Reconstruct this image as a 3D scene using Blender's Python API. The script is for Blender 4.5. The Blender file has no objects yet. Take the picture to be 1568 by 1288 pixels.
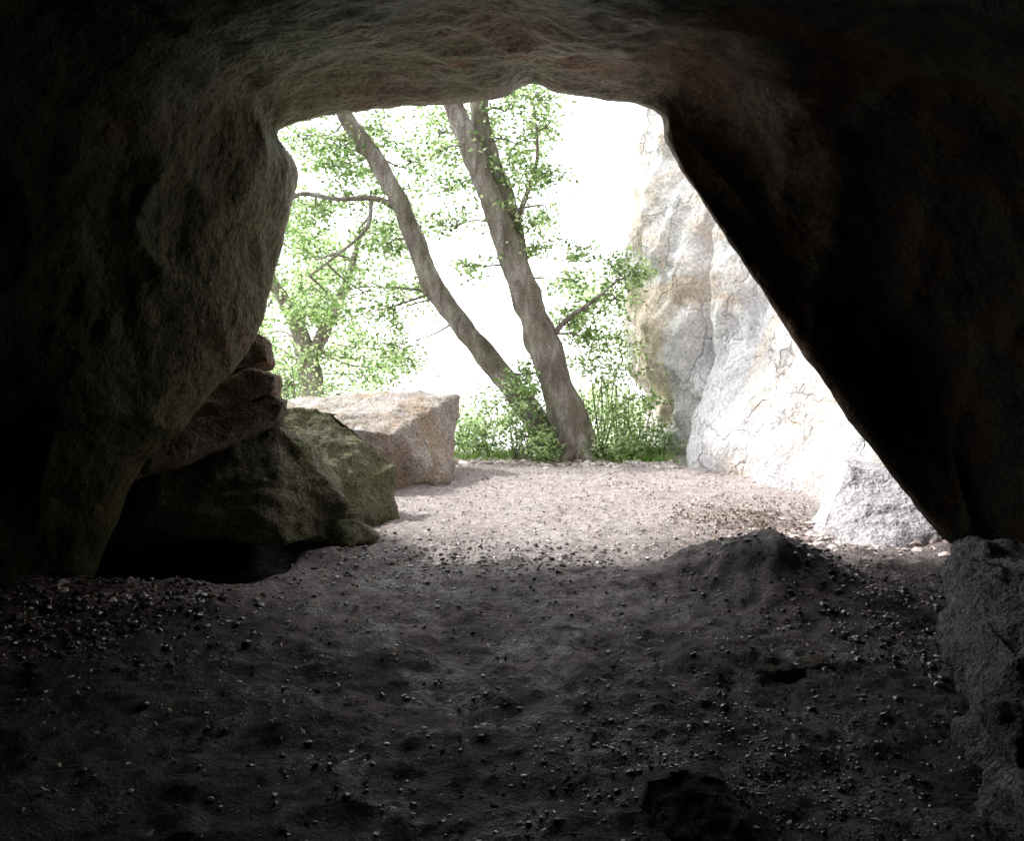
import bpy, bmesh, math, random
import numpy as np
from mathutils import Vector, noise
random.seed(7); np.random.seed(7)
sc = bpy.context.scene
COL = sc.collection

# ------------------------------------------------------------------ helpers
def cr(p0, p1, p2, p3, t):
    t2 = t*t; t3 = t2*t
    return 0.5*((2*p1)+(-p0+p2)*t+(2*p0-5*p1+4*p2-p3)*t2+(-p0+3*p1-3*p2+p3)*t3)

def resample(P, counts):
    out = []
    n = len(P)
    for i in range(n-1):
        p0 = P[max(i-1, 0)]; p1 = P[i]; p2 = P[i+1]; p3 = P[min(i+2, n-1)]
        c = counts[i]
        for k in range(c):
            out.append(cr(p0, p1, p2, p3, k/c))
    out.append(P[-1])
    return np.array(out)

def make_obj(name, verts, faces, mat, smooth=True, parent=None):
    me = bpy.data.meshes.new(name)
    me.from_pydata([tuple(map(float, v)) for v in verts], [], faces)
    me.update()
    if smooth:
        me.polygons.foreach_set("use_smooth", [True]*len(me.polygons))
    ob = bpy.data.objects.new(name, me)
    COL.objects.link(ob)
    if mat: me.materials.append(mat)
    if parent: ob.parent = parent
    return ob

def empty(name, loc=(0, 0, 0)):
    e = bpy.data.objects.new(name, None); COL.objects.link(e)
    e.empty_display_size = 0.2
    return e

def grid_faces(nu, nv):
    f = []
    for i in range(nu-1):
        b = i*nv
        for j in range(nv-1):
            f.append((b+j, b+j+1, b+nv+j+1, b+nv+j))
    return f

# ------------------------------------------------------------------ materials
def ramp(nt, stops):
    r = nt.nodes.new("ShaderNodeValToRGB")
    el = r.color_ramp.elements
    while len(el) < len(stops): el.new(0.5)
    for e, (p, c) in zip(el, stops):
        e.position = p
        e.color = (c[0], c[1], c[2], 1) if hasattr(c, '__len__') else (c, c, c, 1)
    return r

def mixc(nt, fac, a, b, mode='MIX'):
    m = nt.nodes.new("ShaderNodeMix"); m.data_type = 'RGBA'; m.blend_type = mode
    L = nt.links.new
    if isinstance(fac, (int, float)): m.inputs[0].default_value = fac
    else: L(fac, m.inputs[0])
    for i, v in ((6, a), (7, b)):
        if isinstance(v, tuple): m.inputs[i].default_value = (*v, 1)
        else: L(v, m.inputs[i])
    return m.outputs[2]

def mathn(nt, op, a, b=None, c=None):
    m = nt.nodes.new("ShaderNodeMath"); m.operation = op
    for i, v in enumerate((a, b, c)):
        if v is None: continue
        if isinstance(v, (int, float)): m.inputs[i].default_value = v
        else: nt.links.new(v, m.inputs[i])
    return m.outputs[0]

def noise_node(nt, vec, scale, detail=4, rough=0.6, dist=0.0):
    n = nt.nodes.new("ShaderNodeTexNoise")
    n.inputs['Scale'].default_value = scale
    n.inputs['Detail'].default_value = detail
    n.inputs['Roughness'].default_value = rough
    n.inputs['Distortion'].default_value = dist
    nt.links.new(vec, n.inputs['Vector'])
    return n.outputs[0]

def rock_mat(name, dark, mid, light, scale=1.0, stain=(0.28, 0.17, 0.08), stain_amt=0.4,
             bump=0.8, bdist=0.03, rough=0.85, stretch=(1, 1, 1), rot=(0, 0, 0), crack=0.0, moss=None, moss_lo=0.55, fine=1.0, grain=0.85, shade_and_algae=False, gr=0.8, spec=0.3):
    m = bpy.data.materials.new(name); m.use_nodes = True
    nt = m.node_tree; L = nt.links.new
    bs = nt.nodes['Principled BSDF']
    tc = nt.nodes.new("ShaderNodeTexCoord")
    mp = nt.nodes.new("ShaderNodeMapping")
    mp.inputs['Scale'].default_value = stretch
    mp.inputs['Rotation'].default_value = rot
    L(tc.outputs['Object'], mp.inputs['Vector'])
    v = mp.outputs[0]; vo = tc.outputs['Object']
    n1 = noise_node(nt, v, 1.6*scale, 5, 0.65, 0.4)
    r1 = ramp(nt, [(0.3, dark), (0.5, mid), (0.72, light)]); L(n1, r1.inputs[0])
    n2 = noise_node(nt, vo, 0.9*scale, 3, 0.6, 1.0)
    r2 = ramp(nt, [(0.46, 0.0), (0.62, stain_amt)]); L(n2, r2.inputs[0])
    c = mixc(nt, r2.outputs[0], r1.outputs[0], stain)
    if moss:
        nm = noise_node(nt, vo, 2.3*scale, 5, 0.7, 0.6)
        if shade_and_algae:
            # algae favours the left-hand wall
            sxm = nt.nodes.new("ShaderNodeSeparateXYZ"); L(vo, sxm.inputs[0])
            nm = mathn(nt, 'MULTIPLY_ADD', sxm.outputs[0], -0.08, nm)
        rm = ramp(nt, [(moss_lo-0.1, 0.0), (moss_lo+0.12, 0.75)]); L(nm, rm.inputs[0])
        c = mixc(nt, rm.outputs[0], c, moss)
    n3 = noise_node(nt, vo, 26*scale, 3, gr)
    r3 = ramp(nt, [(0.34, 0.3), (0.5, 0.85), (0.66, 1.35)]); L(n3, r3.inputs[0])
    c = mixc(nt, grain, c, r3.outputs[0], 'MULTIPLY')
    if shade_and_algae:  # painted shade: wall colour darkens inward from the mouth and toward the right
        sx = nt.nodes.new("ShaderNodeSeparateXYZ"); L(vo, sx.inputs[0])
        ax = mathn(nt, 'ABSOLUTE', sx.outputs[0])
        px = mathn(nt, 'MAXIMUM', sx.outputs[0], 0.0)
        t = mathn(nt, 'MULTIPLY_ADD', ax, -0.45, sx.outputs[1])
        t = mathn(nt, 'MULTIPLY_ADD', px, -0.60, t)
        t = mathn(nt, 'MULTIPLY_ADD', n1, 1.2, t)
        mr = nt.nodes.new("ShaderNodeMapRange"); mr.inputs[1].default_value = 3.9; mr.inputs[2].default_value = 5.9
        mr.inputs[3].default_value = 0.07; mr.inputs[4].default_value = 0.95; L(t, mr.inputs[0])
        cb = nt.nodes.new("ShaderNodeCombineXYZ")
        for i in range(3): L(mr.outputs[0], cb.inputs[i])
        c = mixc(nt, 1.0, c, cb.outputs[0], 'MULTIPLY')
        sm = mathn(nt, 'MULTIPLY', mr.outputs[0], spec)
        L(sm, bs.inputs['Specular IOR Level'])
    else:
        bs.inputs['Specular IOR Level'].default_value = spec
    na = noise_node(nt, v, 7*scale, 5, 0.62, 0.3)
    h = mathn(nt, 'MULTIPLY_ADD', n3, 0.45*fine, na)
    if crack > 0:
        vn = nt.nodes.new("ShaderNodeTexVoronoi"); vn.feature = 'DISTANCE_TO_EDGE'
        vn.inputs['Scale'].default_value = 1.3*scale
        nd = nt.nodes.new("ShaderNodeTexNoise"); nd.inputs['Scale'].default_value = 3*scale; nd.inputs['Detail'].default_value = 3
        L(v, nd.inputs['Vector'])
        vm = nt.nodes.new("ShaderNodeVectorMath"); vm.operation = 'MULTIPLY_ADD'
        L(nd.outputs[1], vm.inputs[0]); vm.inputs[1].default_value = (0.8, 0.8, 0.8); L(v, vm.inputs[2])
        L(vm.outputs[0], vn.inputs['Vector'])
        rc = ramp(nt, [(0.0, 0.0), (0.025, 1.0)]); L(vn.outputs[0], rc.inputs[0])
        c = mixc(nt, crack*0.6, c, rc.outputs[0], 'MULTIPLY')
        h = mathn(nt, 'MULTIPLY_ADD', rc.outputs[0], crack*0.25, h)
    L(c, bs.inputs['Base Color'])
    bs.inputs['Roughness'].default_value = rough
    b = nt.nodes.new("ShaderNodeBump"); b.inputs['Strength'].default_value = bump
    b.inputs['Distance'].default_value = bdist*3
    L(h, b.inputs['Height']); L(b.outputs[0], bs.inputs['Normal'])
    return m

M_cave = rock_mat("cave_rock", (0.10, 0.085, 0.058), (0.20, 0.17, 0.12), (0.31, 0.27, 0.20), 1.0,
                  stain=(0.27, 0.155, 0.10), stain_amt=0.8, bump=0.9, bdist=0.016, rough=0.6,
                  stretch=(1.15, 1.0, 0.8), rot=(0.3, 0.45, 0), moss=(0.155, 0.17, 0.066), moss_lo=0.56, shade_and_algae=True, grain=0.7, fine=0.7, gr=0.6, spec=0.3)
M_cliff = rock_mat("limestone_cliff", (0.60, 0.60, 0.62), (0.78, 0.77, 0.78), (0.88, 0.87, 0.87), 0.8,
                   stain=(0.74, 0.58, 0.44), stain_amt=0.7, bump=0.9, bdist=0.04, stretch=(1, 1, 0.7), crack=0.6, grain=0.5, fine=0.6)
M_ledge = rock_mat("pale_limestone", (0.78, 0.76, 0.73), (0.86, 0.85, 0.83), (0.9, 0.89, 0.88), 0.9,
                   stain=(0.74, 0.62, 0.5), stain_amt=0.4, bump=0.5, bdist=0.03, grain=0.3)
M_boulder = rock_mat("boulder_rock", (0.09, 0.08, 0.06), (0.17, 0.145, 0.115), (0.27, 0.235, 0.195), 1.6,
                     stain=(0.24, 0.165, 0.10), stain_amt=0.6, bump=1.0, bdist=0.025, gr=.65)
M_table = rock_mat("table_boulder_rock", (0.40, 0.34, 0.29), (0.60, 0.53, 0.48), (0.82, 0.79, 0.77), 1.5,
                   stain=(0.50, 0.37, 0.26), stain_amt=0.8, bump=1.0, bdist=0.03, grain=0.8, gr=.7)
M_cap = rock_mat("capstone_rock", (0.16, 0.12, 0.09), (0.28, 0.22, 0.17), (0.42, 0.36, 0.3), 1.8,
                   stain=(0.32, 0.20, 0.12), stain_amt=0.8, bump=1.0, bdist=0.03, grain=0.8, gr=.7)
M_mossy = rock_mat("mossy_rock", (0.12, 0.11, 0.075), (0.23, 0.215, 0.15), (0.37, 0.35, 0.28), 1.6,
                   stain=(0.24, 0.215, 0.11), stain_amt=0.6, bump=1.0, bdist=0.03, moss=(0.17, 0.19, 0.08), moss_lo=0.5, gr=.7)
M_grey = rock_mat("grey_rock", (0.44, 0.42, 0.46), (0.60, 0.58, 0.62), (0.74, 0.72, 0.76), 1.4,
                  stain=(0.54, 0.47, 0.45), stain_amt=0.4, bump=0.8, bdist=0.025, gr=.6, grain=.6)
M_foot = rock_mat("dark_grey_rock", (0.10, 0.098, 0.098), (0.20, 0.195, 0.195), (0.32, 0.31, 0.305), 2.4,
                  stain=(0.17, 0.145, 0.12), stain_amt=0.5, bump=1.0, bdist=0.04, gr=.65)
M_mound = rock_mat("earthy_rock", (0.06, 0.047, 0.04), (0.12, 0.094, 0.078), (0.19, 0.155, 0.13), 2.0,
                   stain=(0.15, 0.10, 0.07), stain_amt=0.5, bump=1.0, bdist=0.04)
M_bark = rock_mat("bark", (0.17, 0.135, 0.105), (0.44, 0.38, 0.325), (0.80, 0.76, 0.70), 2.6, stain=(0.36, 0.34, 0.21), stain_amt=0.4,
                 bump=1.0, bdist=0.035, stretch=(1.8, 1.8, 0.5), gr=.75)

def ground_mat():
    m = bpy.data.materials.new("earth"); m.use_nodes = True
    nt = m.node_tree; L = nt.links.new; bs = nt.nodes['Principled BSDF']
    tc = nt.nodes.new("ShaderNodeTexCoord"); v = tc.outputs['Object']
    sx = nt.nodes.new("ShaderNodeSeparateXYZ"); L(v, sx.inputs[0])
    n1 = noise_node(nt, v, 1.2, 5, 0.65, 0.5)
    n2 = noise_node(nt, v, 11, 6, 0.75)
    n3 = noise_node(nt, v, 60, 3, 0.7)
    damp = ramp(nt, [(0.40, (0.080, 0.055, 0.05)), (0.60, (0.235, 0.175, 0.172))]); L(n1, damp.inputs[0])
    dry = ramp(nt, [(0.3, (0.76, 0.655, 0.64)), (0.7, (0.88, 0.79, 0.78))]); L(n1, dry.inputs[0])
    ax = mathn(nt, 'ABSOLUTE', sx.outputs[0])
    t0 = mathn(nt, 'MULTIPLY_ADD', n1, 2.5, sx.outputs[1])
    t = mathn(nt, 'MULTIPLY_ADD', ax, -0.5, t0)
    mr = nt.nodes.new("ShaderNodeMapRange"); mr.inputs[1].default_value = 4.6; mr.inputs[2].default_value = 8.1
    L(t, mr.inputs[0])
    t2 = mathn(nt, 'MULTIPLY_ADD', ax, -0.75, t0)  # painted shade: floor colour dims toward the walls and away from the mouth
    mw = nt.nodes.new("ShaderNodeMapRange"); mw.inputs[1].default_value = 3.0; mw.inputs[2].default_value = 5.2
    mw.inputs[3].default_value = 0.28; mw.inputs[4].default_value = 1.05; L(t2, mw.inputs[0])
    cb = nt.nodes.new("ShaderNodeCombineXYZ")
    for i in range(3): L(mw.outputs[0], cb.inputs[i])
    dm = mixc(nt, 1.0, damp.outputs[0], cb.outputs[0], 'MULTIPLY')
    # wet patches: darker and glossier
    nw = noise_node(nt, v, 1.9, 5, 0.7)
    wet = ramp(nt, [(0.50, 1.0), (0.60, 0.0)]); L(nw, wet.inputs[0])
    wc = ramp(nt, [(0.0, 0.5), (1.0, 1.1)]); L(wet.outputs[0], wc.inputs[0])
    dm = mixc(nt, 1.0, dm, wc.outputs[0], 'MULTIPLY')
    c = mixc(nt, mr.outputs[0], dm, dry.outputs[0])  # damp-to-dry soil, with interior light falloff painted into the darker tone
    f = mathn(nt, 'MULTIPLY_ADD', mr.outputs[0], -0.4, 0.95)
    r2 = ramp(nt, [(0.36, 0.25), (0.60, 1.2)]); L(n2, r2.inputs[0])
    c = mixc(nt, f, c, r2.outputs[0], 'MULTIPLY')
    r3 = ramp(nt, [(0.3, 0.5), (0.6, 1.1)]); L(n3, r3.inputs[0])
    c = mixc(nt, f, c, r3.outputs[0], 'MULTIPLY')
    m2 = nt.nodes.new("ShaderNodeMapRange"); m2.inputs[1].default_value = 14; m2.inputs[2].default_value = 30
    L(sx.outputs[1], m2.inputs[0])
    c = mixc(nt, m2.outputs[0], c, (0.85, 0.85, 0.83))  # haze painted in: distant ground pales to near-white
    L(c, bs.inputs['Base Color'])
    rr = ramp(nt, [(0.0, 0.22), (1.0, 0.75)]); L(wet.outputs[0], rr.inputs[0])
    rg = mathn(nt, 'MAXIMUM', rr.outputs[0], mr.outputs[0]); L(rg, bs.inputs['Roughness'])
    bs.inputs['Specular IOR Level'].default_value = 0.4
    a = mathn(nt, 'MULTIPLY_ADD', n3, 0.3, n2)
    b = nt.nodes.new("ShaderNodeBump"); b.inputs['Strength'].default_value = 1.0; b.inputs['Distance'].default_value = 0.12
    L(a, b.inputs['Height']); L(b.outputs[0], bs.inputs['Normal'])
    return m
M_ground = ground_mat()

def island_mat(name, stops, rough=0.6, spec=0.5, translucent=0.0, tcol=None):
    m = bpy.data.materials.new(name); m.use_nodes = True
    nt = m.node_tree; L = nt.links.new; bs = nt.nodes['Principled BSDF']
    g = nt.nodes.new("ShaderNodeNewGeometry")
    r = ramp(nt, stops); L(g.outputs['Random Per Island'], r.inputs[0])
    L(r.outputs[0], bs.inputs['Base Color'])
    bs.inputs['Roughness'].default_value = rough
    bs.inputs['Specular IOR Level'].default_value = spec
    if translucent > 0:
        t = nt.nodes.new("ShaderNodeBsdfTranslucent")
        c = mixc(nt, 1.0, r.outputs[0], tcol, 'MULTIPLY')
        L(c, t.inputs[0])
        mx = nt.nodes.new("ShaderNodeMixShader"); mx.inputs[0].default_value = translucent
        L(bs.outputs[0], mx.inputs[1]); L(t.outputs[0], mx.inputs[2])
        L(mx.outputs[0], nt.nodes['Material Output'].inputs[0])
    return m
M_leaf = island_mat("leaf", [(0.0, (0.07, 0.12, 0.04)), (0.4, (0.22, 0.34, 0.12)), (0.75, (0.44, 0.58, 0.28)), (1.0, (0.75, 0.82, 0.58))],
                    0.4, 0.5, 0.45, (1.35, 1.4, 1.15))
M_leaf_far = island_mat("hazed_leaf", [(0.0, (0.42, 0.56, 0.33)), (1.0, (0.78, 0.86, 0.64))], 0.5, 0.4, 0.4, (1.15, 1.15, 1.0))  # haze painted into the leaf colours of the distant trees
M_grass = island_mat("grass_blade", [(0.0, (0.10, 0.2, 0.05)), (0.6, (0.22, 0.38, 0.10)), (1.0, (0.45, 0.5, 0.25))],
                     0.5, 0.4, 0.4, (1.5, 1.6, 1.0))
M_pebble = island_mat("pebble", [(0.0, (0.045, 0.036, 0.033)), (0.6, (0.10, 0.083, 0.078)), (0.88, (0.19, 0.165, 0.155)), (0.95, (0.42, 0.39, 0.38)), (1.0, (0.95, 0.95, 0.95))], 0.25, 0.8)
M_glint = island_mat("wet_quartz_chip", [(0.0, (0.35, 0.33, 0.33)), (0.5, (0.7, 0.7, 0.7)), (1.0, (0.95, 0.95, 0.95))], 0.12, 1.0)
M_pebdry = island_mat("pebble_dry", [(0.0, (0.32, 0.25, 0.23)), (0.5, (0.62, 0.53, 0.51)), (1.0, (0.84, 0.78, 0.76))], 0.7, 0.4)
M_litter = island_mat("dry_leaf", [(0.0, (0.12, 0.08, 0.055)), (0.6, (0.28, 0.2, 0.15)), (1.0, (0.55, 0.48, 0.4))], 0.45, 0.5)

# ------------------------------------------------------------------ terrain
def sstep(a, b, t):
    t = max(0.0, min(1.0, (t-a)/(b-a))); return t*t*(3-2*t)

def hgt(x, y):
    z = 0.05*noise.fractal(Vector((x*0.5, y*0.5, 3)), 1, 2, 3)
    d = math.hypot(x, y-6)
    if d < 14:
        k = 1.3-0.75*sstep(6, 8, y)
        z += 0.034*noise.fractal(Vector((x*2.2, y*2.2, 7)), 0.8, 2.1, 4)
        z += k*0.021*noise.turbulence(Vector((x*7.0, y*8, 2)), 3, False)
    hx = sstep(-3.3, -2.8, x)*(1-sstep(-1.9, -1.5, x)); hy = sstep(5.25, 5.6, y)*(1-sstep(6.8, 7.4, y))
    z -= 0.33*hx*hy
    z += 0.10*sstep(-2.2, -3.3, x)*(1-sstep(5.0, 5.5, y)) if x < -2.2 else 0
    u = (x-1.62)/(0.56 if x < 1.62 else 0.52); w = (y-5.25)/(0.50 if y < 5.25 else 0.42)
    r2 = u*u+w*w
    if r2 < 9:
        g = math.exp(-r2**1.25)
        z += g*(0.31+0.08*noise.fractal(Vector((x*2.5, y*2.5, 1)), 0.8, 2.1, 4))
    z += 0.08*math.exp(-((x-0.5)/0.9)**2-((y-5.2)/0.30)**2)
    z += 0.05*math.exp(-((x-1.2)/0.5)**2-((y-3.9)/0.25)**2)
    if y > 12.6: z -= min(7.0, (y-12.6)*0.28)
    return z

def axis(lo, hi, step, far, g=1.22):
    a = list(np.arange(lo, hi+1e-6, step))
    s = step; v = a[-1]; up = []
    while v < far: s *= g; v += s; up.append(v)
    s = step; v = a[0]; dn = []
    while v > -far: s *= g; v -= s; dn.append(v)
    return dn[::-1]+a+up
xs = axis(-3.6, 3.8, 0.026, 600); ys = axis(1.6, 12.2, 0.028, 600)
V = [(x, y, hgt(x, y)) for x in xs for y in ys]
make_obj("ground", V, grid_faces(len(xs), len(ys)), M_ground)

# ------------------------------------------------------------------ cave shell
RIM = np.array([(-3.0,5.4,-.5),(-2.85,5.4,0),(-2.56,5.4,.71),(-2.25,5.5,1.075),(-1.85,5.7,1.616),(-1.74,5.85,2.2),(-1.64,6.0,2.84),
 (-1.75,6.0,3.18),(-1.11,6.1,3.36),(-.2,6.2,3.476),(.13,6.2,3.59),(.45,6.2,3.51),(1.114,6.2,3.375),(1.22,6.2,3.1),(1.49,6.2,2.66),
 (2.046,6.2,1.853),(2.55,6.2,1.147),(3.05,6.2,.44),(3.457,6.2,-.06),(3.6,6.2,-.5)])
R1 = np.array([(-3.4,4.7,-.5),(-3.25,4.7,0),(-3.0,4.6,.7),(-2.75,4.6,1.2),(-2.4,4.8,1.9),(-2.15,5.0,2.4),(-1.95,5.1,2.9),
 (-1.8,5.2,3.25),(-1.1,5.2,3.42),(-.2,5.2,3.52),(.13,5.2,3.55),(.6,5.4,3.5),(1.35,5.8,3.5),(1.65,6.0,3.25),(2.1,6.05,2.8),
 (2.7,6.05,2.0),(3.2,6.05,1.3),(3.5,6.0,.5),(3.7,5.9,0),(3.8,5.8,-.5)])
R2 = np.array([(-3.6,3.8,-.5),(-3.4,3.8,0),(-3.3,3.7,.7),(-3.15,3.7,1.3),(-2.9,3.8,1.9),(-2.6,3.8,2.4),(-2.3,3.9,2.8),
 (-1.9,3.9,3.1),(-1.1,4,3.25),(-.2,4,3.35),(.13,4,3.35),(.7,4,3.35),(1.7,4.2,3.3),(2.4,4.4,3.1),(3.0,4.6,2.7),
 (3.4,4.7,1.9),(3.5,4.7,1.2),(3.5,4.7,.6),(3.5,4.6,0),(3.5,4.5,-.5)])
R3 = np.array([(-3.5,2.2,-.5),(-3.3,2.2,0),(-3.25,2.2,.7),(-3.1,2.2,1.2),(-2.9,2.2,1.7),(-2.6,2.3,2.2),(-2.3,2.3,2.55),
 (-1.8,2.3,2.8),(-1.1,2.3,2.95),(-.2,2.3,3.0),(.13,2.3,3.0),(.6,2.3,2.95),(1.3,2.3,2.85),(1.75,2.3,2.6),(2.1,2.3,2.2),
 (2.3,2.3,1.6),(2.3,2.3,1.0),(2.3,2.4,.5),(2.2,2.4,0),(2.2,2.4,-.5)])
R4 = R3.copy(); R4[:, 1] = 0.0; R4[:, 2] *= 0.92; R4[:, 0] = R3[:, 0]*0.95+0.05
R5 = R3.copy(); R5[:, 1] = -2.4; R5[:, 2] = R3[:, 2]*0.75; R5[:, 0] = R3[:, 0]*0.7-0.2
R6 = R3.copy(); R6[:, 1] = -3.6; R6[:, 2] = R3[:, 2]*0.05+0.5; R6[:, 0] = R3[:, 0]*0.05-0.5
def outer(f, dy, lift=0.0):
    o = RIM.copy(); o[:, 1] += dy
    k = (RIM[:, 1]+dy)/RIM[:, 1]*f
    o[:, 0] *= k; z = (RIM[:, 2]-1.5)
    o[:, 2] = 1.5+z*np.where(z > 0, k, np.minimum(k, 1.3))+lift*(z > 0)
    return o
O1 = outer(1.06, 0.22); O2 = outer(1.35, 0.45); O3 = outer(2.0, 0.5)
O4 = outer(3.4, -0.8); O5 = outer(4.5, -4.0)
rings = [O5, O4, O3, O2, O1, RIM, R1, R2, R3, R4, R5, R6]
cnt = [6, 8, 14, 14, 14, 64, 60, 46, 24, 14, 10]
A = resample(np.array(rings), cnt)
ring_pos = []
for i, c in enumerate(cnt): ring_pos += [i+k/c for k in range(c)]
ring_pos.append(len(cnt))
G = np.array([resample(A[i], [20]*19) for i in range(len(A))])
nu, nv = G.shape[:2]
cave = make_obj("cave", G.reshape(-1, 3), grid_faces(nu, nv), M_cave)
me = cave.data
nrm = [v.normal.copy() for v in me.vertices]
for idx, v in enumerate(me.vertices):
    rp = ring_pos[idx//nv]
    p = v.co
    q = Vector((p.x*1.1+p.z*0.4, p.y*0.9, p.z*0.5-p.x*0.3))
    amp = 1.0 if rp > 5.9 else (0.3+0.7*max(0, rp-5)/0.9 if rp > 5 else 0.3)
    roof = sstep(2.9, 3.3, p.z)
    d = 0.12*noise.fractal(q*0.9, 1.0, 2.0, 3)*amp*(1-.4*roof)
    rg = 1-min(1, abs(noise.noise(q*1.3+Vector((5, 0, 0))))*2.0)
    d += 0.08*amp*rg*rg*(1-.6*roof)
    d -= 0.014*amp*(1-min(1, abs(noise.noise(q*4.1))*3))*(1-.6*roof)
    d += 0.018*(0.6+0.4*amp)*noise.fractal(q*6, 0.7, 2.1, 4)
    v.co = p + nrm[idx]*d
me.update()

# ------------------------------------------------------------------ rocks
def rock(name, pts, mat, vox=0.03, amp=0.03, fs=3.0, smooth=1, parent=None, strata=0.0, facet=0.5):
    bm = bmesh.new()
    for p in pts: bm.verts.new(p)
    bmesh.ops.convex_hull(bm, input=bm.verts)
    bmesh.ops.delete(bm, geom=[v for v in bm.verts if not v.link_faces], context='VERTS')
    me = bpy.data.meshes.new(name); bm.to_mesh(me); bm.free()
    ob = bpy.data.objects.new(name, me); COL.objects.link(ob)
    md = ob.modifiers.new("r", 'REMESH'); md.mode = 'VOXEL'; md.voxel_size = vox
    ms = ob.modifiers.new("s", 'SMOOTH'); ms.iterations = smooth; ms.factor = 0.5
    dg = bpy.context.evaluated_depsgraph_get()
    nm = bpy.data.meshes.new_from_object(ob.evaluated_get(dg))
    ob.modifiers.clear(); ob.data = nm
    ns = [v.normal.copy() for v in nm.vertices]
    off = random.random()*50
    for v, n in zip(nm.vertices, ns):
        q = Vector(v.co)+Vector((off, off, 0))
        d = amp*noise.fractal(q*fs, 0.8, 2.1, 5)
        d += amp*0.5*(1-min(1, abs(noise.noise(q*fs*0.7))*3))
        dist, _ = noise.voronoi(q*fs*0.6+Vector((0.3, 0.3, 0.3))*noise.noise(q*fs*1.5))
        d -= amp*facet*(dist[0])
        if strata: d += strata*(noise.noise(Vector((q.x*.6, q.y*.6, q.z*14+noise.noise(q*2)*2))))
        v.co = v.co+n*d
    nm.polygons.foreach_set("use_smooth", [True]*len(nm.polygons))
    nm.materials.clear(); nm.materials.append(mat)
    if parent: ob.parent = parent
    return ob

rock("flat_topped_boulder", [(-2.95,10,.90),(-2.2,11,.98),(-.66,10.3,.98),(-1.29,8.6,.63),(-2.08,8.3,.76),(-.72,9.3,0),(-1.31,8.9,-.05),
  (-3,10.5,-.2),(-2.2,8.5,-.1),(-1,10.8,-.1),(-.72,9.3,-.2),(-1.31,8.9,-.2)], M_table, 0.026, 0.05, 2.6, 1, strata=0.022)
rock("mossy_boulder", [(-2.15,7.2,1.0),(-1.66,7.6,.96),(-1.10,7.6,.40),(-1.03,7.4,.05),(-1.59,6.85,.44),(-1.32,6.9,.08),(-2.2,8,.8),(-1.7,8,0),
  (-2.3,7,0),(-1.03,7.5,-.15),(-1.4,6.9,-.15)], M_mossy, 0.020, 0.05, 2.6, 1, strata=0.018)
rock("wedge_boulder", [(-1.86,6.3,1.00),(-2.80,5.85,.50),(-2.72,5.85,.22),(-1.68,5.95,.10),(-1.30,6.25,-.02),(-1.30,6.35,.28),(-1.60,6.45,.72),
  (-2.7,6.9,.85),(-1.7,7.1,.6),(-1.5,7.0,-.1),(-2.6,7.0,.2),(-2.9,6.4,.5)], M_mossy, 0.020, 0.06, 2.2, 1, strata=0.018)
rock("stone_slab", [(-2.75,5.5,.70),(-2.62,5.6,.90),(-1.86,6.1,1.20),(-1.74,6.1,1.12),(-1.78,6.1,.98),(-2.6,5.5,.60),(-2.8,6.6,.8),(-1.9,6.8,1.1),
  (-1.9,6.8,.85),(-2.7,6.6,1.1),(-2.95,6.0,.8)], M_boulder, 0.018, 0.03, 2.8, 1, strata=0.012)
rock("stone_slab.001", [(-2.60,5.75,1.0),(-2.5,5.8,1.08),(-1.98,6.05,1.38),(-1.80,6.1,1.32),(-1.80,6.1,1.21),(-2.4,5.8,.92),(-2.7,6.6,1.0),(-1.95,6.8,1.3),
  (-1.95,6.8,1.1),(-2.7,6.6,1.25)], M_cap, 0.018, 0.025, 3.2, 1, strata=0.012)
rock("capstone", [(-2.35,5.95,1.3),(-2.3,6.0,1.44),(-2.03,6.15,1.68),(-1.88,6.3,1.60),(-1.85,6.15,1.42),(-2.3,6.7,1.5),(-2.0,6.8,1.35),(-2.7,6.4,1.2),(-2.5,6.3,1.6)],
  M_cap, 0.018, 0.035, 3.5, 1, strata=0.012)
rock("backing_rock", [(-3.7,5.8,-.7),(-3.7,5.8,1.1),(-2.8,6.35,-.7),(-2.75,6.1,1.0),(-2.2,7.1,-.7),(-2.4,7.0,.9),(-3.4,8.0,-.5),(-3.3,7.6,1.1),(-2.6,7.8,.7)], M_boulder, 0.04, 0.06, 2, 1)
rock("small_stone", [(-1.45,6.25,-.02),(-1.4,6.3,.20),(-1.2,6.35,.18),(-1.05,6.4,.02),(-1.1,6.6,.02),(-1.4,6.6,.1),(-1.25,6.15,0)], M_mossy, 0.014, 0.02, 5, 1)
rock("grey_boulder", [(2.88,6.9,.56),(3.3,6.8,.42),(3.50,6.3,.04),(2.48,6.5,.10),(2.64,6.7,.26),(2.75,6.05,-.02),(3.0,7.4,.5),(3.6,7.3,0),(3.8,6.8,.40),
  (2.40,6.6,-.2),(3.5,6.2,-.2),(2.8,7.4,0)], M_grey, 0.018, 0.05, 1.8, 3, strata=0.006)
rock("foreground_stone", [(.40,2.62,.0),(.44,2.62,.1),(.56,2.65,.13),(.70,2.62,.11),(.76,2.6,0),(.5,2.4,0),(.7,2.4,.02),(.5,2.85,0),(.7,2.85,.05)], M_mound, 0.01, 0.018, 8, 1)
rock("half_buried_stone", [(.92,3.75,.02),(1.2,3.65,.05),(1.5,3.75,.04),(1.55,4.0,.03),(1.2,4.1,.06),(.9,4.0,0.03),(1.2,3.6,-.05),(1.0,3.7,-.1),(1.5,3.7,-.1)], M_mound, 0.014, 0.02, 7, 2)
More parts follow.
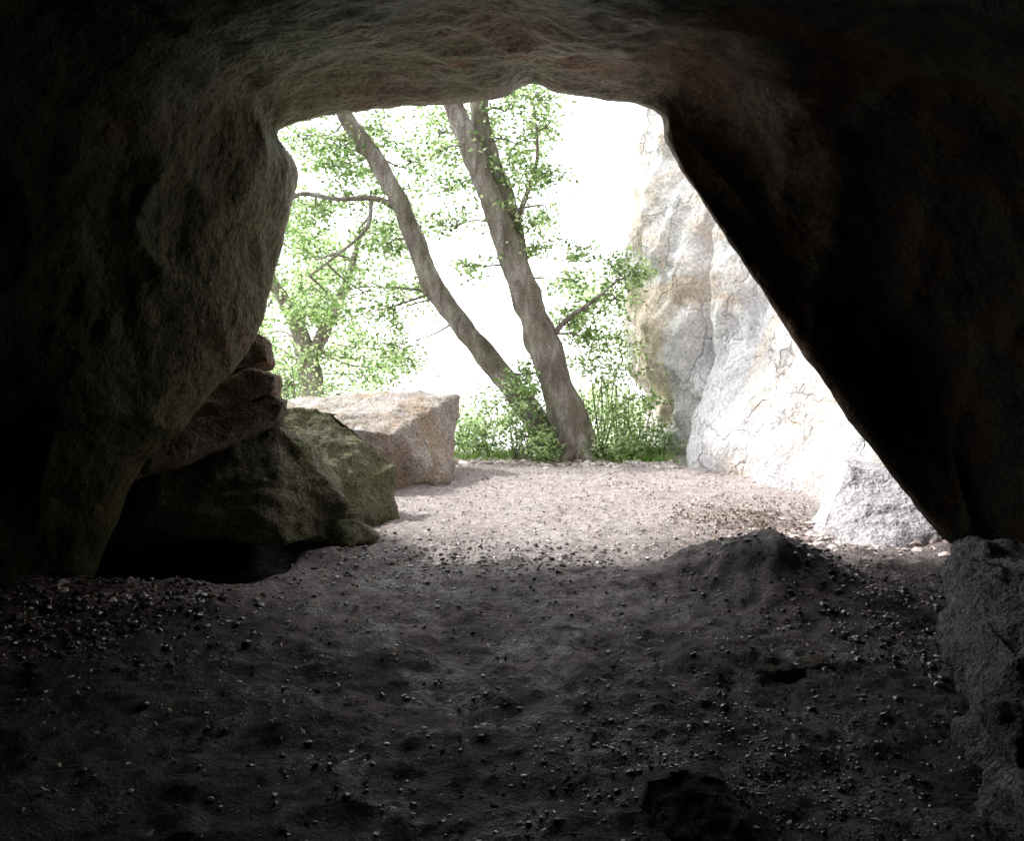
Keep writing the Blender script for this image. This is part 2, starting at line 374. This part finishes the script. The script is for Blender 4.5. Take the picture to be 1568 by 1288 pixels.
rock("wall_foot_rock", [(2.66,4.9,.0),(2.76,5.0,.30),(2.36,4.2,.42),(2.28,4.2,-.1),(1.95,3.5,-.1),(1.93,3.3,.34),(1.50,2.75,-.1),(1.40,2.3,-.1),(1.58,2.6,.32),(2.05,3.0,.56),
  (2.6,3.2,.6),(2.2,2.2,.5),(3.1,5.2,.3),(3.5,3.6,.5),(3.3,3,-.2),(1.30,1.9,0),(3.4,5.2,-.2)], M_foot, 0.016, 0.10, 2.4, 1, strata=0.012, facet=.8)

# ------------------------------------------------------------------ outside cliff
base = np.array([(5.5,18,0),(3.2,15,0),(2.25,13.2,0),(2.2,12.4,0),(2.65,11.7,0),(3.1,10.8,0),(3.55,9.6,0),(3.85,8.3,0),(4.4,7.2,0),(6.5,6.6,0)])
B = resample(base, [14, 16, 16, 26, 30, 34, 34, 30, 14])
nz = 190; Vc = []
for b in B:
    for j in range(nz):
        z = -0.8 + 9.5*j/(nz-1)
        x, y = b[0], b[1]
        bul = 0.30*sstep(0.7, 1.3, z)*sstep(10.6, 12.2, y)
        x -= bul
        foot = sstep(2.1, 0.1, z)*sstep(11.9, 10.6, y)
        x -= 0.75*foot**1.3
        x += 0.05*max(0, z-4) + 0.25*sstep(3.0, 4.6, z)*sstep(9, 11, y)
        q = Vector((x, y, z*0.7))
        k = 1-0.6*foot
        d = 0.28*noise.fractal(q*0.8, 1.0, 2.0, 3) + k*0.08*noise.fractal(q*4, 0.8, 2.1, 4)
        d += k*0.10*(1-min(1, abs(noise.noise(q*1.4))*3))
        d -= 0.40*math.exp(-((y-11.3-0.25*noise.noise(Vector((0, 0, z*1.5))))/0.09)**2)*sstep(5, 3.5, z)*sstep(0.9, 1.5, z)
        Vc.append((x-d*0.9, y-d*0.3, z))
make_obj("limestone_cliff", Vc, grid_faces(len(B), nz), M_cliff)
rock("limestone_ledge", [(2.75,10.6,.95),(2.55,10.9,.02),(3.2,10,1.05),(3.35,9,.75),(3.35,8.3,.35),(3.0,9.2,-.05),(2.65,10.2,-.05),(3.4,7.9,-.1),(4.2,8,.5),(4.4,9,.9),
  (4,11,1.2),(3,11.4,1.0),(3,11.6,-.2),(4.2,7.8,-.2),(2.6,10.8,.5)], M_ledge, 0.04, 0.07, 1.1, 6, facet=.2)

# ------------------------------------------------------------------ trees
def tube(V, F, pts, rad, seg=12, sub=6, jit=0.1):
    P = resample(np.array(pts, float), [sub]*(len(pts)-1))
    R = resample(np.array(rad, float).reshape(-1, 1), [sub]*(len(pts)-1))[:, 0]
    b0 = len(V)
    up = Vector((0.3, 0.9, 0.1))
    for i in range(len(P)):
        t = Vector(P[min(i+1, len(P)-1)]-P[max(i-1, 0)]).normalized()
        a = t.cross(up).normalized(); b = t.cross(a).normalized()
        for k in range(seg):
            an = 2*math.pi*k/seg
            dirv = a*math.cos(an)+b*math.sin(an)
            c = Vector(P[i])
            rr = max(R[i], 0.002)*(1+jit*noise.noise((c+dirv*0.4)*3.0)*1.4+jit*0.6*noise.noise((c*0.6+dirv*2.5)*2)+jit*0.5*noise.noise((c+dirv*0.3)*9))
            V.append(c+dirv*rr)
    for i in range(len(P)-1):
        for k in range(seg):
            k2 = (k+1) % seg
            F.append((b0+i*seg+k, b0+i*seg+k2, b0+(i+1)*seg+k2, b0+(i+1)*seg+k))
    return P

def leaves_mesh(name, C, size, mat, parent=None, long=1.0):
    n = len(C)
    C = np.array(C)
    ax = np.random.normal(size=(n, 3)); ax[:, 2] *= 0.6; ax /= np.linalg.norm(ax, axis=1)[:, None]
    w = np.cross(ax, np.random.normal(size=(n, 3))); w /= np.linalg.norm(w, axis=1)[:, None]
    nn = np.cross(ax, w)
    s = (size*np.random.uniform(0.6, 1.3, n))[:, None]
    v0 = C-ax*s*0.5; v1 = C+w*s*0.28/long+nn*s*0.07; v2 = C+ax*s*0.5; v3 = C-w*s*0.28/long+nn*s*0.07
    V = np.stack([v0, v1, v2, v3], 1).reshape(-1, 3)
    F = []
    for i in range(n):
        F.append((4*i, 4*i+1, 4*i+2)); F.append((4*i, 4*i+2, 4*i+3))
    return make_obj(name, V, F, mat, smooth=False, parent=parent)

def clump_leaves(c, r, n, dens_sub=9, tight=0.26):
    out = []; subs = []
    for _ in range(dens_sub):
        d = np.random.normal(size=3); d /= np.linalg.norm(d)
        subs.append(np.array(c)+d*r*np.random.uniform(0.3, 1.1)*np.array([1, 1, 0.75]))
    for k in range(n):
        s = subs[k % dens_sub]
        out.append(s+np.random.normal(size=3)*r*tight*np.array([1.1, 1.1, 0.7]))
    return out, subs

def tree(name, stems, branches, clumps, leaf=0.08, per=480):
    e = empty(name); V = []; F = []; paths = []
    for pts, rad in stems: paths.append(tube(V, F, pts, rad, 26, 16, 0.17))
    for pts, rad in branches: paths.append(tube(V, F, pts, rad, 8, 6, 0.12))
    allp = np.concatenate(paths)
    L = []
    for c, r, k in clumps:
        lv, subs = clump_leaves(c, r*1.25, int(per*k))
        L += lv
        c = np.array(c)
        cand = allp[allp[:, 2] < c[2]+0.4]
        if len(cand) == 0: cand = allp
        a = cand[np.argmin(np.linalg.norm(cand-c, axis=1)+0.3*np.abs(cand[:, 2]-c[2]))]
        dist = np.linalg.norm(a-c)
        m = (a+c)/2+np.random.normal(size=3)*0.12*dist
        if dist < 4:
            tube(V, F, [a, m, c], [0.014+0.006*dist, 0.012, 0.007], 5, 5, 0.1)
            for s in subs:
                m2 = (c+s)/2+np.random.normal(size=3)*0.06
                tube(V, F, [c, m2, s, s+(s-m2)*0.8], [0.007, 0.006, 0.004, 0.002], 4, 3, 0.05)
    make_obj("trunk_and_branches", V, F, M_bark, parent=e)
    leaves_mesh("foliage", L, leaf, M_leaf, parent=e)
    return e

def yr(a, b): return random.uniform(a, b)
cl = []
for (x, z, r, k) in [(.05,4.6,.42,1),(.42,4.0,.35,.8),(.15,3.45,.3,.6),(-.86,3.9,.4,.9),(-1.1,4.8,.5,1.1),(-.1,5.0,.45,1),(-.8,3.3,.3,.6),(.55,3.5,.25,.4),(.3,5.1,.4,.8),
                     (-.5,4.9,.4,.8),(.2,4.1,.35,.8),(-1.0,4.3,.35,.7),(.5,4.6,.3,.6),(.35,3.0,.3,.6),
                     (.88,2.6,.28,.6),(1.38,2.7,.32,.7),(1.07,2.1,.33,.7),(1.5,2.3,.3,.6),(.8,1.9,.25,.5),(1.1,1.7,.3,.6),(1.7,2.6,.25,.5),
                     (-.55,2.7,.25,.4),(.1,1.2,.22,.4),(1.0,3.0,.2,.4)]:
    cl.append(((x, 11.3+yr(-.3, .8), z), r, k))
for i in range(8):
    cl.append(((yr(-3, 1), yr(11.4, 13.5), yr(5.9, 8.2)), yr(.5, .8), .7))
tree("oak_tree",
     [([(1.02,11.3,-.15),(.95,11.3,.12),(.72,11.3,.765),(.47,11.3,1.5),(.19,11.3,2.33),(-.08,11.25,3.06),(-.31,11.2,3.7),(-.62,11.2,4.44),(-.86,11.2,5.08),(-1.15,11.3,6.2),(-1.3,11.4,7.8)],
       [.40,.30,.24,.225,.21,.18,.155,.14,.13,.1,.04]),
      ([(.15,11.32,2.4),(.06,11.4,2.95),(-.1,11.45,3.7),(-.33,11.5,4.35),(-.47,11.5,5.1),(-.3,11.5,6.4),(.1,11.6,7.8)],[.15,.15,.145,.14,.13,.1,.04]),
      ([(.9,11.3,.25),(1.0,11.1,.05),(1.25,10.9,-.1)],[.16,.12,.05]),
      ([(.9,11.3,.25),(.75,11.05,.05),(.55,10.9,-.1)],[.14,.1,.04])],
     [([(.47,11.3,1.6),(.75,11.2,1.95),(1.1,11.1,2.2),(1.45,11.0,2.5)],[.05,.035,.025,.012]),
      ([(.0,11.3,3.2),(.2,11.2,3.7),(.35,11.1,4.2),(.3,11,4.9)],[.05,.035,.025,.012])],
     cl)
cl = []
for (x, z, r, k) in [(-1.9,4.9,.45,1),(-2.5,4.7,.4,1),(-2.9,4.4,.4,.9),(-2.6,4.0,.4,.9),(-2.0,4.0,.35,.8),(-3.0,3.1,.4,1),(-2.5,2.9,.4,1),(-1.9,3.1,.3,.7),(-2.9,2.4,.35,.8),
                     (-2.2,2.4,.35,.8),(-1.8,2.1,.25,.5),(-3.3,3.8,.4,.9),(-2.2,4.5,.35,.8),(-2.9,3.6,.35,.8),(-2.3,3.4,.35,.8),(-1.7,3.6,.25,.4),(-2.6,2.0,.3,.7),(-3.2,2.0,.3,.7),
                     (-1.4,2.5,.22,.4),(-1.7,1.6,.3,.5),(-3.1,4.8,.4,1),(-2.6,4.4,.35,.8),(-1.6,4.5,.3,.6)]:
    cl.append(((x, 11.8+yr(0, .9), z), r, k))
for i in range(6):
    cl.append(((yr(-6, -3), yr(11, 13.5), yr(5.8, 8)), yr(.5, .8), .7))
tree("oak_tree.001",
     [([(.72,11.8,-.15),(.49,11.8,.3),(-.13,11.8,1.16),(-.81,11.8,1.98),(-1.24,11.8,2.65),(-1.52,11.8,3.42),(-1.96,11.8,4.28),(-2.44,11.8,4.95),(-3.1,11.8,6.2)],
       [.24,.19,.165,.155,.15,.14,.13,.11,.04])],
     [([(-1.62,11.8,3.6),(-2.0,11.7,3.75),(-2.5,11.6,3.72),(-3.1,11.5,3.75),(-3.4,11.4,3.2)],[.06,.045,.035,.03,.015]),
      ([(-2.05,11.7,3.75),(-2.1,11.6,3.3),(-2.5,11.5,2.9),(-2.9,11.5,2.6)],[.035,.028,.02,.012]),
      ([(-3.1,11.5,3.75),(-3.3,11.4,3.95),(-3.6,11.3,4.0)],[.03,.02,.01])],
     cl)
cl = []
for i in range(38):
    cl.append(((yr(-5.8, -1.9), 15+yr(-.4, 1.6), yr(.3, 4.6)), yr(.35, .6), .75))
tree("oak_tree.002",
     [([(-3.7,15,-1.0),(-3.73,15,.7),(-3.83,15,1.38),(-4.1,15,2.2),(-4.5,15,2.9),(-4.8,15,4)],[.27,.22,.2,.14,.1,.04]),
      ([(-3.8,15,1.3),(-3.46,15,2.0),(-3.1,15,2.8),(-2.8,15,3.8)],[.14,.12,.08,.03])], [], cl, leaf=0.09)

Lf = []
for i in range(60):
    x = yr(-8.5, -2.6); Lf += clump_leaves((x, yr(19, 25), yr(-3, 5.6)), yr(.5, .9), 220, 9, .3)[0]
for i in range(30):
    Lf += clump_leaves((yr(1.4, 5.2), yr(18, 23), yr(-2.5, 3.4)), yr(.45, .8), 200, 9, .3)[0]
for i in range(40):
    Lf += clump_leaves((yr(-3.5, 3), yr(17, 22), yr(-2.8, .3)), yr(.4, .7), 200, 9, .3)[0]
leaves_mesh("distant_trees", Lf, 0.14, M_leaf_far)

def bush(name, specs, leaf=0.065, per=400):
    e = empty(name); V = []; F = []; L = []
    for (x, y, z, r, k) in specs:
        lv, subs = clump_leaves((x, y, z), r, int(per*k), 14, .3); L += lv
        g = np.array((x+yr(-.1, .1), y, hgt(x, y)-.05))
        for s in subs[:6]:
            m = (g+s)/2+np.random.normal(size=3)*.09
            tube(V, F, [g, m, s], [.010, .007, .003], 4, 5, .05)
    make_obj("stems", V, F, M_bark, parent=e)
    leaves_mesh("foliage", L, leaf, M_leaf, parent=e)
bush("shrub", [(1.25,11.5,.65,.4,1.3),(1.6,11.7,1.1,.4,1.2),(1.05,11.7,1.4,.35,1),(1.75,11.9,.5,.4,1.3),(1.35,11.9,1.8,.35,.9),(2.0,12,.8,.3,.8),(1.35,11.2,.22,.3,1.1),
               (1.85,11.6,.2,.3,1.2),(2.15,11.8,.3,.3,.9),(1.65,12.1,1.6,.35,.8),(1.1,11.15,.15,.22,.7),(1.65,11.25,.12,.22,.8)])
bush("shrub.001", [(-.1,11.3,.3,.32,1.2),(-.5,11.5,.25,.32,1.3),(.15,11.2,.65,.3,.9),(.35,11.0,.3,.28,1),(-.8,11.9,.35,.4,1.1),(.1,11.6,.9,.3,.7),(-.5,12.3,.5,.4,.8),
                   (.5,10.95,.12,.2,.8),(-.3,12.0,.8,.3,.5),(.25,11.4,1.0,.25,.6)])
bush("shrub.002", [(-1.3,12.6,.3,.45,1.2),(-1.9,13,.3,.5,1.2),(-2.6,13,.5,.5,1.2),(-3.3,12.6,.7,.5,1.2),(-3.6,12.4,1.2,.4,1),(-3.3,12,1.5,.4,1)])

def grass(name, regions):
    V = []; F = []
    for (cx, cy, rx, ry, n, h) in regions:
        for _ in range(n):
            x = random.gauss(cx, rx); y = random.gauss(cy, ry); z = hgt(x, y)-0.01
            if noise.noise(Vector((x*4, y*4, 0))) < -.05: continue
            hh = h*yr(.3, 1.2); a = yr(0, 6.28); ln = yr(.2, .9)*hh; w = yr(.004, .009)
            dx, dy = math.cos(a), math.sin(a); px, py = -dy*w, dx*w
            b = len(V)
            V += [(x-px, y-py, z), (x+px, y+py, z), (x+dx*ln*.4+px*.8, y+dy*ln*.4+py*.8, z+hh*.6), (x+dx*ln*.4-px*.8, y+dy*ln*.4-py*.8, z+hh*.6), (x+dx*ln, y+dy*ln, z+hh*.9)]
            F += [(b, b+1, b+2, b+3), (b+3, b+2, b+4)]
    make_obj(name, V, F, M_grass, smooth=False)
grass("grass", [(1.7,11.2,.3,.18,1500,.14),(-.4,11.3,.35,.2,700,.16),(.3,11.6,.5,.3,500,.2),(2.0,11.9,.2,.3,500,.2)])

# ------------------------------------------------------------------ gravel, stones, litter
ico = bmesh.new(); bmesh.ops.create_icosphere(ico, subdivisions=1, radius=1.0)
IV = np.array([v.co[:] for v in ico.verts]); IF = [tuple(v.index for v in f.verts) for f in ico.faces]; ico.free()
def pebbles(name, pts, mat):
    Vs = []; F = []; b = 0
    for (x, y, s) in pts:
        R = np.linalg.qr(np.random.normal(size=(3, 3)))[0]
        sc3 = s*np.array([yr(.7, 1.3), yr(.6, 1.1), yr(.35, .75)])
        v = (IV*(1+np.random.uniform(-.22, .22, (len(IV), 1))))@R*sc3
        Vs.append(v+np.array([x, y, hgt(x, y)+s*0.1]))
        F += [(p+b, q+b, r+b) for p, q, r in IF]; b += len(IV)
    make_obj(name, np.concatenate(Vs), F, mat, smooth=False)
P = []
for _ in range(5500):
    y = 2.2+4.0*random.random()**1.1; x = yr(-3.3, 3.2)
    P.append((x, y, 0.003+0.012*random.random()**4))
for _ in range(2400):
    P.append((random.gauss(-2.6, .45), random.gauss(4.6, .5), 0.006+0.026*random.random()**3))
for _ in range(1500):
    P.append((random.gauss(2.2, .4), random.gauss(4.5, .7), 0.005+0.020*random.random()**3))
for _ in range(2400):
    P.append((random.gauss(.9, .45), random.gauss(2.9, .4), 0.003+0.008*random.random()**3))
for _ in range(1400):
    P.append((random.gauss(-.3, .8), random.gauss(5.8, .4), 0.006+0.020*random.random()**3))
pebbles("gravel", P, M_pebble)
P = []
for _ in range(220):
    P.append((random.gauss(.65, .45), random.gauss(2.9, .35), yr(.002, .0055)))
for _ in range(160):
    P.append((yr(-2.5, 2.2), yr(2.4, 5.2), yr(.002, .007)))
for _ in range(40):
    P.append((random.gauss(-1.4, .5), random.gauss(2.8, .3), yr(.002, .005)))
pebbles("quartz_chips", P, M_glint)
P = []
for _ in range(3600):
    P.append((yr(-1.4, 3.2), yr(6.0, 11.3), 0.005+0.016*random.random()**4))
for _ in range(600):
    x = yr(-.9, 2.4); P.append((x, 11.0-.12*x+random.gauss(0, .14), 0.015+0.055*random.random()**2))
for _ in range(500):
    P.append((random.gauss(2.6, .4), random.gauss(6.5, .3), 0.012+0.04*random.random()**3))
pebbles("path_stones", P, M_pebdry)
C = []
for _ in range(1500):
    x = yr(-3, 3); y = 2.3+6*random.random(); C.append((x, y, hgt(x, y)+.012))
for _ in range(900):
    x = yr(-1, 2.8); y = yr(7.5, 11); C.append((x, y, hgt(x, y)+.012))
for _ in range(1500):
    x = random.gauss(2.1, .35); y = random.gauss(7.2, .4); C.append((x, y, hgt(x, y)+.015))
for _ in range(1300):
    x = yr(-1, 2); y = random.gauss(11.2, .25); C.append((x, y, hgt(x, y)+.02))
leaves_mesh("leaf_litter", C, 0.032, M_litter)

# ------------------------------------------------------------------ light
w = bpy.data.worlds.new("World"); sc.world = w; w.use_nodes = True
nt = w.node_tree; bg = nt.nodes['Background']
sky = nt.nodes.new("ShaderNodeTexSky"); sky.sky_type = 'NISHITA'; sky.sun_disc = False
EL, AZ = math.radians(50), math.radians(-74)
sky.sun_elevation = EL; sky.sun_rotation = AZ
sky.air_density = 1.0; sky.dust_density = 0.3; sky.ozone_density = 0.5
hs = nt.nodes.new("ShaderNodeHueSaturation"); hs.inputs['Saturation'].default_value = 0.15; hs.inputs['Value'].default_value = 4.4
nt.links.new(sky.outputs[0], hs.inputs['Color'])
nt.links.new(hs.outputs[0], bg.inputs[0]); bg.inputs[1].default_value = 0.15
sd = bpy.data.lights.new("sun", 'SUN'); sd.energy = 5; sd.angle = math.radians(4); sd.color = (1, .96, .9)
so = bpy.data.objects.new("sun", sd); COL.objects.link(so)
d = Vector((math.sin(AZ)*math.cos(EL), math.cos(AZ)*math.cos(EL), math.sin(EL)))
so.rotation_euler = d.to_track_quat('Z', 'Y').to_euler()
sc.view_settings.view_transform = 'Standard'; sc.view_settings.look = 'None'; sc.view_settings.exposure = 0

cd = bpy.data.cameras.new("camera"); cam = bpy.data.objects.new("camera", cd); COL.objects.link(cam)
cam.location = (0, 0, 1.5); cam.rotation_euler = (math.radians(90), 0, 0)
cd.sensor_width = 36; cd.lens = 28.24; cd.shift_y = -0.0663; cd.clip_end = 3000; cd.clip_start = 0.02
sc.camera = cam
